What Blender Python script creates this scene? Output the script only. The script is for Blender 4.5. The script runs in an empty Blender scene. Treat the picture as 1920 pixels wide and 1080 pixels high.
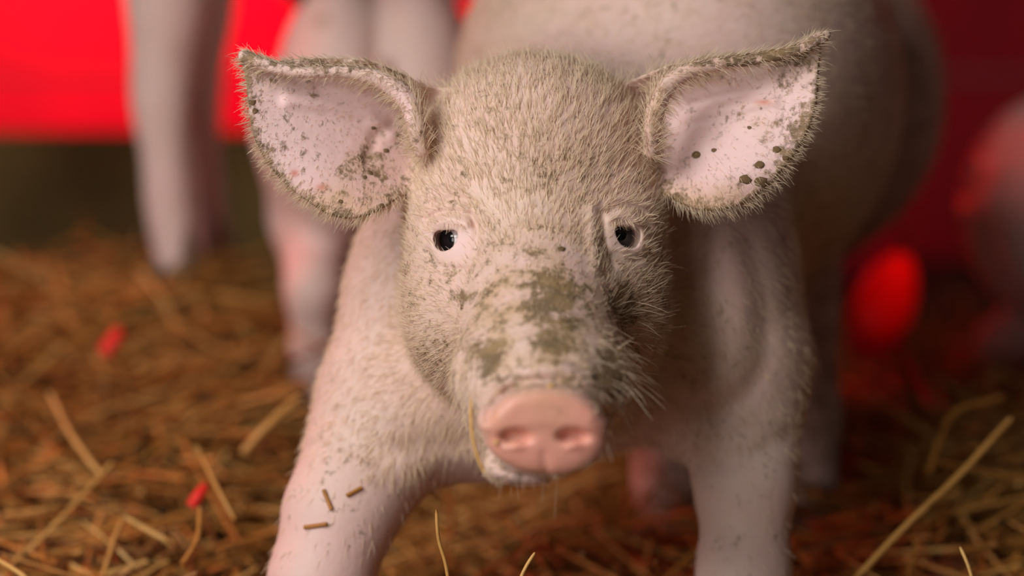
import bpy, math, os
import numpy as np
from mathutils import Vector, Matrix

QUICK = False                    # thinner coat and coarser mesh for a quick look
rng = np.random.default_rng(7)
scene = bpy.context.scene
col = scene.collection

# ------------------------------------------------------------------ camera
S = 0.0003                       # one design unit = 0.3 mm (one pixel at 1.2 m)
F = 4000.0                       # focal length in pixels of the 1920 px frame
PITCH = math.radians(8.0)
CAM_H = 0.44
CAM = np.array([0.0, 0.0, CAM_H])
RIGHT = np.array([1.0, 0.0, 0.0])
UP = np.array([0.0, math.sin(PITCH), math.cos(PITCH)])
FWD = np.array([0.0, math.cos(PITCH), -math.sin(PITCH)])
cam_d = bpy.data.cameras.new('camera')
cam = bpy.data.objects.new('camera', cam_d)
col.objects.link(cam)
cam.location = CAM
cam.rotation_euler = (math.pi / 2 - PITCH, 0, 0)
cam_d.sensor_width = 36.0
cam_d.lens = 36.0 * F / 1920.0
cam_d.clip_start = 0.05
cam_d.dof.use_dof = True
cam_d.dof.focus_distance = 3985 * S
cam_d.dof.aperture_fstop = 2.2
scene.camera = cam


def c(px, py, z):
    """design point from a sight line of the photograph and a distance z (units)"""
    return np.array([(px - 960) * z / F, (py - 540) * z / F, z], dtype=np.float32)


def to_world(p):
    p = np.asarray(p, dtype=np.float64)
    return CAM + S * (p[..., 0:1] * RIGHT - p[..., 1:2] * UP + p[..., 2:3] * FWD)


def W(px, py, z):
    return to_world(c(px, py, z)[None])[0]


# ------------------------------------------------------------------ world, lights, exposure
world = bpy.data.worlds.new('barn_air')
scene.world = world
world.use_nodes = True
bg = world.node_tree.nodes['Background']
bg.inputs[0].default_value = (0.75, 0.62, 0.58, 1)
bg.inputs[1].default_value = 0.04
scene.view_settings.view_transform = 'Standard'
scene.view_settings.look = 'None'
scene.view_settings.exposure = 0.12
scene.view_settings.gamma = 1.0
scene.view_settings.use_curve_mapping = False


def look_at(o, target):
    d = Vector(target) - o.location
    o.rotation_euler = d.to_track_quat('-Z', 'Y').to_euler()


def area_light(name, loc, target, size, size_y, power, color):
    l = bpy.data.lights.new(name, 'AREA')
    l.shape = 'RECTANGLE'
    l.size = size
    l.size_y = size_y
    l.energy = power
    l.color = color
    o = bpy.data.objects.new(name, l)
    col.objects.link(o)
    o.location = loc
    look_at(o, target)
    return o


def spot_light(name, loc, target, power, color, angle, blend=0.6, radius=0.05):
    l = bpy.data.lights.new(name, 'SPOT')
    l.energy = power
    l.color = color
    l.spot_size = math.radians(angle)
    l.spot_blend = blend
    l.shadow_soft_size = radius
    o = bpy.data.objects.new(name, l)
    col.objects.link(o)
    o.location = loc
    look_at(o, target)
    return o


area_light('barn_door_daylight', (-0.78, 0.28, 1.08), (0.02, 1.3, 0.24), 0.8, 0.8, 19, (1.0, 0.95, 0.90))
area_light('low_left_fill', (-0.95, -0.45, 0.42), (0.05, 1.3, 0.2), 1.1, 0.6, 8, (1.0, 0.95, 0.91))  # added fill for legs and chest, like daylight bounced off the straw
RED = (1.0, 0.004, 0.2)  # red of the heat lamps
spot_light('red_spot_light', (-0.5, 3.05, 1.1), (-0.5, 3.45, 0.45), 130, RED, 100)
spot_light('red_spot_light', (1.05, 2.75, 0.85), (0.5, 1.9, 0.3), 2, (1.0, 0.02, 0.02), 80)
spot_light('red_spot_light', (0.64, 1.52, 1.0), (0.365, 2.05, 0.134), 26, (1.0, 0.012, 0.012), 9, 0.4)  # narrow red spot added to light the teardrop alone
spot_light('red_spot_light', (-1.3, 2.1, 1.0), (-0.5, 1.75, 0.1), 34, (1.0, 0.05, 0.02), 50)


def sstep(x):
    x = np.clip(x, 0, 1)
    return x * x * (3 - 2 * x)


# ------------------------------------------------------------------ signed-distance sculpting (points are arrays of shape (3, n))
def smin(a, b, k):
    h = np.maximum(k - np.abs(a - b), 0)
    return np.minimum(a, b) - h * h * (0.25 / k)


def smax(a, b, k):
    return -smin(-a, -b, k)


def ell(P, ctr, rad):
    x = (P[0] - np.float32(ctr[0])) * np.float32(1 / rad[0])
    y = (P[1] - np.float32(ctr[1])) * np.float32(1 / rad[1])
    z = (P[2] - np.float32(ctr[2])) * np.float32(1 / rad[2])
    k0 = np.sqrt(x * x + y * y + z * z) + np.float32(1e-6)
    x *= np.float32(1 / rad[0])
    y *= np.float32(1 / rad[1])
    z *= np.float32(1 / rad[2])
    return k0 * (k0 - 1) / (np.sqrt(x * x + y * y + z * z) + np.float32(1e-9))


def cone(P, a, b, ra, rb):
    a = np.asarray(a, np.float32)
    ab = np.asarray(b, np.float32) - a
    x, y, z = P[0] - a[0], P[1] - a[1], P[2] - a[2]
    t = np.clip((x * ab[0] + y * ab[1] + z * ab[2]) * np.float32(1 / (ab @ ab)), 0, 1)
    x -= t * ab[0]
    y -= t * ab[1]
    z -= t * ab[2]
    return np.sqrt(x * x + y * y + z * z) - (np.float32(ra) + t * np.float32(rb - ra))


def chain(P, pts, k=None):
    d = None
    for (a, ra), (b, rb) in zip(pts[:-1], pts[1:]):
        e = cone(P, a, b, ra, rb)
        d = e if d is None else (np.minimum(d, e) if k is None else smin(d, e, k))
    return d


def path2(Q, pts):
    """distance in the plane to a polyline"""
    best = None
    for a, b in zip(pts[:-1], pts[1:]):
        a = np.asarray(a, np.float32)
        ab = np.asarray(b, np.float32) - a
        x, y = Q[0] - a[0], Q[1] - a[1]
        t = np.clip((x * ab[0] + y * ab[1]) * np.float32(1 / (ab @ ab + 1e-6)), 0, 1)
        x -= t * ab[0]
        y -= t * ab[1]
        e = x * x + y * y
        best = e if best is None else np.minimum(best, e)
    return np.sqrt(best)


def poly2(Q, pts):
    """signed distance in the plane to a closed outline"""
    V = np.asarray(pts, np.float32)
    d = np.full(Q.shape[1], 1e12, np.float32)
    s = np.zeros(Q.shape[1], bool)
    for i in range(len(V)):
        vi, e = V[i], V[i - 1] - V[i]
        x, y = Q[0] - vi[0], Q[1] - vi[1]
        c1 = y >= 0
        c2 = Q[1] < V[i - 1][1]
        c3 = e[0] * y > e[1] * x
        s ^= (c1 & c2 & c3) | ~(c1 | c2 | c3)
        t = np.clip((x * e[0] + y * e[1]) * np.float32(1 / (e @ e)), 0, 1)
        x -= t * e[0]
        y -= t * e[1]
        d = np.minimum(d, x * x + y * y)
    return np.where(s, -1, 1).astype(np.float32) * np.sqrt(d)


def catmull(pts, n=3, closed=True):
    """Catmull-Rom resampling of an outline or an open path (any number of columns)"""
    P = np.asarray(pts, float)
    if not closed:
        P = np.vstack([2 * P[0] - P[1], P, 2 * P[-1] - P[-2]])
    m = len(P)
    out = []
    rngi = range(m) if closed else range(1, m - 2)
    for i in rngi:
        p0, p1, p2, p3 = P[i - 1], P[i], P[(i + 1) % m], P[(i + 2) % m]
        for k in range(n):
            t = k / n
            out.append(0.5 * (2 * p1 + (p2 - p0) * t + (2 * p0 - 5 * p1 + 4 * p2 - p3) * t * t + (3 * p1 - p0 - 3 * p2 + p3) * t ** 3))
    if not closed:
        out.append(P[-2])
    return np.array(out)


def axis(lo, hi, flo, fhi, h, hmax, grow=1.14):
    """grid line positions: step h inside flo..fhi, growing to hmax outside"""
    mid = list(np.arange(flo, fhi + h, h))
    st = h
    a = mid[-1]
    while a < hi:
        st = min(st * grow, hmax)
        a += st
        mid.append(a)
    st = h
    a = mid[0]
    pre = []
    while a > lo:
        st = min(st * grow, hmax)
        a -= st
        pre.append(a)
    r = pre[::-1] + mid
    while (len(r) - 1) % 8:
        r.append(r[-1] + hmax)
    return np.array(r, np.float32)


def gradient(sdf, V, eps):
    K = np.array([[1, -1, -1], [-1, -1, 1], [-1, 1, -1], [1, 1, 1]], np.float32)
    g = np.zeros_like(V)
    m = np.zeros(V.shape[1], np.float32)
    for i in range(0, V.shape[1], 100000):
        sl = slice(i, i + 100000)
        for k in K:
            d = sdf(V[:, sl] + k[:, None] * np.float32(eps))
            g[:, sl] += d[None] * k[:, None]
            m[sl] += d / 4
    ln = np.sqrt((g * g).sum(0)) + 1e-9
    return g / ln, m / np.maximum(ln / (4 * eps), 0.4)


def surface_nets(sdf, xs, ys, zs, eps=1.0):
    """one closed quad mesh of the surface sdf = 0 on a rectilinear grid; returns vertices (n,3), quads, normals"""
    nx, ny, nz = len(xs), len(ys), len(zs)
    D = np.empty((nx, ny, nz), np.float32)
    bx, by, bz = (nx - 1) // 8, (ny - 1) // 8, (nz - 1) // 8
    X0, X1 = xs[:-1:8], xs[8::8]
    Y0, Y1 = ys[:-1:8], ys[8::8]
    Z0, Z1 = zs[:-1:8], zs[8::8]
    ctr = np.stack(np.meshgrid((X0 + X1) / 2, (Y0 + Y1) / 2, (Z0 + Z1) / 2, indexing='ij')).reshape(3, -1).astype(np.float32)
    hx, hy, hz = np.meshgrid((X1 - X0) / 2, (Y1 - Y0) / 2, (Z1 - Z0) / 2, indexing='ij')
    hd = np.sqrt(hx ** 2 + hy ** 2 + hz ** 2)
    dc = np.concatenate([sdf(ctr[:, i:i + 60000]) for i in range(0, ctr.shape[1], 60000)]).reshape(bx, by, bz)
    keep = np.argwhere(np.abs(dc) < 1.2 * hd + 6 * eps)
    D[:-1, :-1, :-1] = np.repeat(np.repeat(np.repeat(np.where(dc < 0, -1.0, 1.0).astype(np.float32), 8, 0), 8, 1), 8, 2)
    D[-1], D[:, -1], D[:, :, -1] = 1, 1, 1
    o = np.arange(9)
    for s in range(0, len(keep), 100):
        kb = keep[s:s + 100]
        ix, iy, iz = kb[:, 0, None] * 8 + o, kb[:, 1, None] * 8 + o, kb[:, 2, None] * 8 + o
        sh = (len(kb), 9, 9, 9)
        P = np.stack([np.broadcast_to(xs[ix][:, :, None, None], sh).ravel(), np.broadcast_to(ys[iy][:, None, :, None], sh).ravel(),
                      np.broadcast_to(zs[iz][:, None, None, :], sh).ravel()])
        D[ix[:, :, None, None], iy[:, None, :, None], iz[:, None, None, :]] = sdf(P).reshape(sh)
    I = D < 0
    cnt = np.zeros((nx - 1, ny - 1, nz - 1), np.uint8)
    corner = [(a, b, d) for a in (0, 1) for b in (0, 1) for d in (0, 1)]
    for dx, dy, dz in corner:
        cnt += I[dx:nx - 1 + dx, dy:ny - 1 + dy, dz:nz - 1 + dz]
    act = np.argwhere((cnt > 0) & (cnt < 8))
    idx = np.full(cnt.shape, -1, np.int32)
    idx[act[:, 0], act[:, 1], act[:, 2]] = np.arange(len(act))
    val = {k: D[act[:, 0] + k[0], act[:, 1] + k[1], act[:, 2] + k[2]] for k in corner}
    acc = np.zeros((len(act), 3), np.float32)
    num = np.zeros(len(act), np.float32)
    for a in corner:
        for ax in range(3):
            if a[ax] == 0:
                b = list(a)
                b[ax] = 1
                va, vb = val[a], val[tuple(b)]
                m = (va < 0) != (vb < 0)
                q = np.tile(np.array(a, np.float32), (len(act), 1))
                q[:, ax] = np.where(m, va / np.where(m, va - vb, 1), 0)
                acc += q * m[:, None]
                num += m
    q = acc / num[:, None]
    V = np.stack([g[act[:, i]] + q[:, i] * (g[act[:, i] + 1] - g[act[:, i]]) for i, g in enumerate((xs, ys, zs))])
    quads = []
    lim = [nx - 1, ny - 1, nz - 1]
    for ax in range(3):
        sl0, sl1 = [slice(None)] * 3, [slice(None)] * 3
        sl0[ax], sl1[ax] = slice(0, -1), slice(1, None)
        A, B = I[tuple(sl0)], I[tuple(sl1)]
        e = np.argwhere(A != B)
        u, v = (ax + 1) % 3, (ax + 2) % 3
        e = e[(e[:, u] > 0) & (e[:, v] > 0) & (e[:, u] < lim[u]) & (e[:, v] < lim[v])]
        ins = A[e[:, 0], e[:, 1], e[:, 2]]

        def cell(du, dv):
            k = e.copy()
            k[:, u] -= du
            k[:, v] -= dv
            return idx[k[:, 0], k[:, 1], k[:, 2]]
        qd = np.stack([cell(1, 1), cell(0, 1), cell(0, 0), cell(1, 0)], 1)
        qd[~ins] = qd[~ins][:, ::-1]
        quads.append(qd)
    Q = np.concatenate(quads)
    Q = Q[(Q >= 0).all(1)]
    V = V.astype(np.float32)
    N, d = gradient(sdf, V, eps)
    V = V - np.clip(d, -3 * eps, 3 * eps) * N * 0.9
    return V.T.astype(np.float64), Q, N.T.astype(np.float64)


def link_mesh(name, V, Q, mat=None, base=(0, 0, 0), parent=None, smooth=True):
    """one mesh object from world-space vertices and faces of equal size; its origin at base"""
    base = np.asarray(base, float)
    me = bpy.data.meshes.new(name)
    V = np.asarray(V, float) - base
    Q = np.asarray(Q)
    n = Q.shape[1]
    me.vertices.add(len(V))
    me.vertices.foreach_set('co', V.astype(np.float32).ravel())
    me.loops.add(Q.size)
    me.loops.foreach_set('vertex_index', Q.astype(np.int32).ravel())
    me.polygons.add(len(Q))
    me.polygons.foreach_set('loop_start', np.arange(0, Q.size, n, dtype=np.int32))
    me.polygons.foreach_set('use_smooth', np.full(len(Q), smooth))
    me.update()
    if mat:
        me.materials.append(mat)
    o = bpy.data.objects.new(name, me)
    col.objects.link(o)
    o.location = base
    if parent is not None:
        o.parent = parent
        o.location = Vector(base) - parent.location
    return o


def tag(o, label=None, cat=None, group=None, kind=None):
    for k, v in (('label', label), ('category', cat), ('group', group), ('kind', kind)):
        if v:
            o[k] = v
    return o


def put_attr(o, name, data):
    a = o.data.attributes.new(name, 'FLOAT', 'POINT')
    a.data.foreach_set('value', np.asarray(data, np.float32))


# ------------------------------------------------------------------ materials
class NT:
    """small helper to write node trees"""
    def __init__(self, name):
        self.m = bpy.data.materials.new(name)
        self.m.use_nodes = True
        self.t = self.m.node_tree
        self.b = self.t.nodes['Principled BSDF']

    def n(self, kind, **kw):
        nd = self.t.nodes.new(kind)
        for k, v in kw.items():
            if k.startswith('i_'):
                nd.inputs[k[2:].replace('_', ' ')].default_value = v
            else:
                setattr(nd, k, v)
        return nd

    def link(self, a, b):
        self.t.links.new(a, b)

    def coord(self):
        return self.n('ShaderNodeTexCoord').outputs['Object']

    def noise(self, scale, detail=3.0, rough=0.55, vec=None):
        nd = self.n('ShaderNodeTexNoise')
        nd.inputs['Scale'].default_value = scale
        nd.inputs['Detail'].default_value = detail
        nd.inputs['Roughness'].default_value = rough
        self.link(vec if vec is not None else self.coord(), nd.inputs['Vector'])
        return nd.outputs['Fac']

    def attr(self, name, out='Fac'):
        return self.n('ShaderNodeAttribute', attribute_name=name).outputs[out]

    def math(self, op, a, b=None, clamp=False):
        nd = self.n('ShaderNodeMath', operation=op, use_clamp=clamp)
        for i, v in enumerate((a, b)):
            if v is None:
                continue
            if isinstance(v, (int, float)):
                nd.inputs[i].default_value = v
            else:
                self.link(v, nd.inputs[i])
        return nd.outputs[0]

    def ramp(self, v, lo, hi):
        nd = self.n('ShaderNodeMapRange', interpolation_type='SMOOTHSTEP')
        self.link(v, nd.inputs[0])
        nd.inputs[1].default_value = lo
        nd.inputs[2].default_value = hi
        return nd.outputs[0]

    def mix(self, f, a, b):
        nd = self.n('ShaderNodeMix', data_type='RGBA')
        for sock, v in ((nd.inputs[0], f), (nd.inputs[6], a), (nd.inputs[7], b)):
            if isinstance(v, (int, float)):
                sock.default_value = v
            elif isinstance(v, tuple):
                sock.default_value = (*v, 1)
            else:
                self.link(v, sock)
        return nd.outputs[2]

    def bump(self, h, strength, dist):
        nd = self.n('ShaderNodeBump')
        nd.inputs['Strength'].default_value = strength
        nd.inputs['Distance'].default_value = dist
        self.link(h, nd.inputs['Height'])
        self.link(nd.outputs[0], self.b.inputs['Normal'])

    def color(self, v):
        if isinstance(v, tuple):
            self.b.inputs['Base Color'].default_value = (*v, 1)
        else:
            self.link(v, self.b.inputs['Base Color'])


def simple(name, colr, rough=0.6, spec=0.5, var=0.0, scale=30.0):
    t = NT(name)
    if var:
        f = t.noise(scale)
        t.color(t.mix(f, tuple(v * (1 - var) for v in colr), tuple(min(1, v * (1 + var)) for v in colr)))
    else:
        t.color(colr)
    t.b.inputs['Roughness'].default_value = rough
    t.b.inputs['Specular IOR Level'].default_value = spec
    return t.m


def skin_material(name, attrs=True):
    t = NT(name)
    big = t.noise(14.0, 3)
    fine = t.noise(260.0, 3)
    skin = t.mix(t.ramp(big, 0.35, 0.7), (0.70, 0.52, 0.46), (0.72, 0.49, 0.45))
    if attrs:
        skin = t.mix(t.attr('ear'), skin, (0.80, 0.57, 0.57))
        skin = t.mix(t.attr('disc'), skin, (0.74, 0.34, 0.27))
        skin = t.mix(t.attr('sore_and_glow'), skin, (0.55, 0.14, 0.09))
        # dried mud: where the mud attribute says it lies, broken up by noise
        speck = t.noise(210.0, 4, 0.65)
        clot = t.noise(55.0, 4, 0.6)
        mud = t.attr('mud')
        lvl = t.math('SUBTRACT', 1.0, mud)
        f1 = t.ramp(t.math('SUBTRACT', t.math('ADD', t.math('MULTIPLY', speck, 0.65), t.math('MULTIPLY', clot, 0.45)), t.math('MULTIPLY', lvl, 0.62)), 0.20, 0.36)
        ochre = t.attr('ochre')
        f2 = t.math('MULTIPLY', ochre, t.ramp(clot, 0.25, 0.65))
        skin = t.mix(t.math('MULTIPLY', f2, 0.75), skin, (0.54, 0.36, 0.20))
        mudc = t.mix(t.ramp(t.noise(90.0), 0.4, 0.65), (0.13, 0.085, 0.038), (0.26, 0.17, 0.075))
        skin = t.mix(t.math('MULTIPLY', f1, 0.9), skin, mudc)
        rough = t.math('ADD', t.math('MULTIPLY', t.attr('disc'), -0.24), 0.56)
        rough = t.math('ADD', rough, t.math('MULTIPLY', f1, 0.2))
        rough = t.math('SUBTRACT', rough, t.math('MULTIPLY', t.attr('wet'), 0.22))
        t.link(rough, t.b.inputs['Roughness'])
        hgt = t.math('ADD', t.math('MULTIPLY', fine, 0.35), t.math('MULTIPLY', f1, 0.8))
        hgt = t.math('ADD', hgt, t.math('MULTIPLY', t.noise(90.0, 2), 0.9))
        t.bump(hgt, 0.55, 0.0010)
    else:
        dirt = t.ramp(t.noise(22.0, 5, 0.65), 0.58, 0.75)
        skin = t.mix(t.math('MULTIPLY', dirt, 0.6), skin, (0.30, 0.22, 0.13))
        t.b.inputs['Roughness'].default_value = 0.58
        t.bump(t.noise(60.0), 0.5, 0.004)
    t.color(skin)
    t.b.inputs['Subsurface Weight'].default_value = 0.25
    t.b.inputs['Subsurface Radius'].default_value = (1.0, 0.35, 0.2)
    t.b.inputs['Subsurface Scale'].default_value = 0.006
    t.b.inputs['Specular IOR Level'].default_value = 0.35
    return t.m


MAT_SKIN = skin_material('pig_skin_muddy')
MAT_SKIN2 = skin_material('pig_skin', False)
MAT_HOOF = simple('hoof_horn', (0.16, 0.11, 0.08), 0.5, var=0.3)
MAT_SCLERA = simple('eye_white', (0.72, 0.66, 0.66), 0.12)
MAT_PUPIL = simple('eye_dark', (0.006, 0.006, 0.008), 0.06, 0.6)
MAT_MUD = simple('dried_mud', (0.16, 0.10, 0.05), 0.9, 0.2, 0.35, 300)


def hair_material(name, base, pale_tone):
    t = NT(name)
    h = t.n('ShaderNodeAttribute', attribute_name='shade').outputs['Fac']
    t.color(t.mix(h, base, pale_tone))  # each strand's own tone, browner on the muddy face
    t.b.inputs['Roughness'].default_value = 0.45
    t.b.inputs['Specular IOR Level'].default_value = 0.4
    tr = t.n('ShaderNodeBsdfTranslucent')
    t.link(t.mix(h, base, pale_tone), tr.inputs[0])
    mx = t.n('ShaderNodeMixShader')
    mx.inputs[0].default_value = 0.3
    t.link(t.b.outputs[0], mx.inputs[1])
    t.link(tr.outputs[0], mx.inputs[2])
    t.link(mx.outputs[0], t.t.nodes['Material Output'].inputs[0])
    return t.m


MAT_HAIR = hair_material('bristle', (0.34, 0.21, 0.11), (0.94, 0.79, 0.60))


def straw_material(name, dark, mid, light):
    t = NT(name)
    h = t.attr('shade')
    a = t.mix(t.ramp(h, 0.0, 0.55), dark, mid)
    a = t.mix(t.ramp(h, 0.55, 1.0), a, light)
    a = t.mix(t.math('MULTIPLY', t.ramp(t.noise(60.0, 4), 0.5, 0.75), 0.5), a, dark)
    t.color(a)
    t.b.inputs['Roughness'].default_value = 0.5
    t.b.inputs['Specular IOR Level'].default_value = 0.35
    return t.m


MAT_STRAW = straw_material('straw', (0.10, 0.035, 0.008), (0.40, 0.17, 0.032), (0.66, 0.40, 0.13))


# ------------------------------------------------------------------ the pig in front
EAR_L = catmull([(900, 200), (850, 172), (800, 158), (745, 134), (690, 114), (600, 109), (520, 113), (485, 106), (462, 100), (455, 112),
                 (461, 150), (465, 200), (474, 250), (490, 290), (515, 325), (545, 355), (575, 378), (610, 400),
                 (645, 411), (690, 405), (730, 385), (765, 360), (820, 340), (900, 300)], 2)
EAR_R = catmull([(1100, 200), (1140, 172), (1185, 150), (1230, 130), (1290, 113), (1350, 103), (1420, 99), (1480, 88), (1520, 72),
                 (1542, 66), (1540, 85), (1535, 140), (1532, 190), (1520, 235), (1500, 275), (1480, 305), (1450, 340), (1410, 375),
                 (1370, 392), (1330, 396), (1290, 388), (1250, 368), (1190, 340), (1100, 300)], 2)
# distance of the ear sheet at a few places (px, py, z)
EAR_LZ = np.array([(455, 100, 4000), (540, 112, 4030), (640, 110, 4045), (740, 135, 4065), (465, 200, 4010), (500, 300, 4020), (560, 365, 4025),
                   (645, 405, 4030), (720, 385, 4045), (560, 170, 4050), (650, 180, 4085), (720, 200, 4120), (560, 240, 4045), (640, 260, 4075),
                   (700, 280, 4105), (745, 250, 4150), (740, 330, 4085), (640, 330, 4050), (820, 240, 4180)], np.float32)
EAR_RZ = np.array([(1548, 66, 4000), (1470, 92, 4030), (1380, 102, 4045), (1260, 120, 4060), (1535, 190, 4005), (1500, 280, 4015), (1440, 345, 4020),
                   (1350, 392, 4030), (1275, 375, 4050), (1450, 160, 4050), (1360, 170, 4090), (1280, 190, 4140), (1450, 240, 4040), (1370, 250, 4065),
                   (1300, 265, 4095), (1255, 240, 4150), (1265, 330, 4080), (1360, 330, 4045), (1180, 240, 4190)], np.float32)
LIP_L = [(456, 104, 3996, 9), (490, 119, 3994, 11), (530, 131, 3994, 11), (580, 136, 3996, 11), (640, 134, 4002, 12), (700, 144, 4008, 15),
         (745, 168, 4010, 19), (772, 200, 4008, 20), (782, 240, 4008, 19), (790, 280, 4022, 16)]
LIP_R = [(1550, 65, 3992, 8), (1522, 81, 3990, 11), (1490, 95, 3992, 12), (1440, 106, 3996, 12), (1400, 112, 3998, 12), (1350, 119, 3998, 13),
         (1300, 130, 3998, 15), (1265, 148, 3998, 17), (1240, 176, 3994, 18), (1228, 210, 3994, 18), (1224, 246, 4000, 16), (1222, 284, 4016, 14)]


LIP_L, LIP_R = catmull(LIP_L, 2, False), catmull(LIP_R, 2, False)


def terms(x, y):
    return [np.ones_like(x), x, y, x * x, x * y, y * y, x ** 3, x * x * y, x * y * y, y ** 3]


def fit_sheet(zc):
    """cubic sheet through the given depths, so the ear has no lumps"""
    o = zc[:, :2].mean(0)
    q = (zc[:, :2] - o) / 200.0
    co, *_ = np.linalg.lstsq(np.stack(terms(q[:, 0], q[:, 1]), 1), zc[:, 2], rcond=None)
    return o.astype(np.float32), co.astype(np.float32)


def ear(P, Q, outline, sheet, lip, ridges):
    d2 = poly2(Q, outline)
    o, co = sheet
    x, y = (Q[0] - o[0]) / np.float32(200), (Q[1] - o[1]) / np.float32(200)
    h = sum(k * t for k, t in zip(co, terms(x, y)))
    for pts, w, amt in ridges:
        h = h - amt * np.exp(-(path2(Q, pts) / w) ** 2)
    t = 6.5 + 3.5 * np.clip(-d2 / 80, 0, 1)
    d = smax(np.abs(P[2] - h) * 0.8 - t, d2, 9)
    L = chain(P, [(c(x_, y_, z_), r_) for x_, y_, z_, r_ in lip])
    return smin(d, L, 16)


SHEET_L, SHEET_R = fit_sheet(EAR_LZ), fit_sheet(EAR_RZ)
EYE_L = c(864, 449, 4030)
EYE_R = c(1149, 442, 4030)
EYE_R0 = 40.0
GAZE_L = np.array([-0.72, 0.04, -0.69])
GAZE_R = np.array([0.56, 0.04, -0.83])

# (path in the face plane, half width, height): folds stand up, creases go in
FOLDS = [
    ([(800, 412), (822, 400), (850, 396), (882, 404), (896, 425)], 6, -7),      # lid crease, eye on the left
    ([(815, 382), (850, 372), (890, 380)], 7, -5),
    ([(818, 418), (846, 411), (874, 420)], 8, 6),
    ([(1142, 412), (1168, 404), (1196, 414)], 8, 6),
    ([(884, 400), (896, 440), (890, 480)], 8, -6),
    ([(872, 395), (905, 420), (910, 470), (895, 520)], 12, 6),
    ([(800, 470), (820, 498), (860, 506), (900, 505)], 7, -5),
    ([(1140, 395), (1168, 384), (1200, 396), (1215, 425)], 6, -7),
    ([(1128, 400), (1130, 440), (1140, 480), (1148, 500)], 7, -6),
    ([(1110, 390), (1112, 440), (1120, 500)], 12, 6),
    ([(1150, 478), (1180, 492), (1212, 478)], 7, -5),
    ([(912, 785), (935, 745), (975, 722), (1020, 714), (1065, 716), (1105, 735), (1135, 775)], 8, -9),   # groove behind the disc
    ([(935, 722), (975, 700), (1020, 690), (1060, 692), (1100, 712)], 12, 7),
    ([(960, 690), (1000, 672), (1050, 670), (1090, 690)], 8, -5),
    ([(870, 660), (862, 720), (868, 770)], 9, -7),                              # lip line
    ([(880, 640), (900, 690), (895, 760), (905, 800)], 14, 6),
    ([(1165, 660), (1180, 720), (1165, 770)], 12, 6),
    ([(935, 778), (970, 752), (1020, 743), (1072, 750), (1108, 778)], 20, 5),   # upper rim of the disc
    ([(925, 870), (960, 888), (1010, 893), (1050, 897), (1100, 885)], 6, -9),   # mouth
    ([(1021, 855), (1023, 885)], 10, -3),                                       # notch under the nostrils
]


FOLDS = [(catmull(p, 4, False), w, a) for p, w, a in FOLDS]
EAR_SETS = (
    (420, 900, EAR_L, SHEET_L, LIP_L, [([(540, 190), (620, 198), (690, 215), (735, 250)], 13, 8), ([(600, 160), (700, 175)], 10, -5),
                                       ([(690, 300), (705, 255), (735, 235)], 12, -8)]),
    (1110, 1590, EAR_R, SHEET_R, LIP_R, [([(1290, 222), (1340, 207), (1400, 198), (1450, 190)], 12, 8), ([(1300, 195), (1400, 172)], 10, -5),
                                         ([(1290, 262), (1320, 270)], 22, 8)]))


def pixels(p):
    return np.stack([960 + p[0] * F / p[2], 540 + p[1] * F / p[2]])


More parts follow.
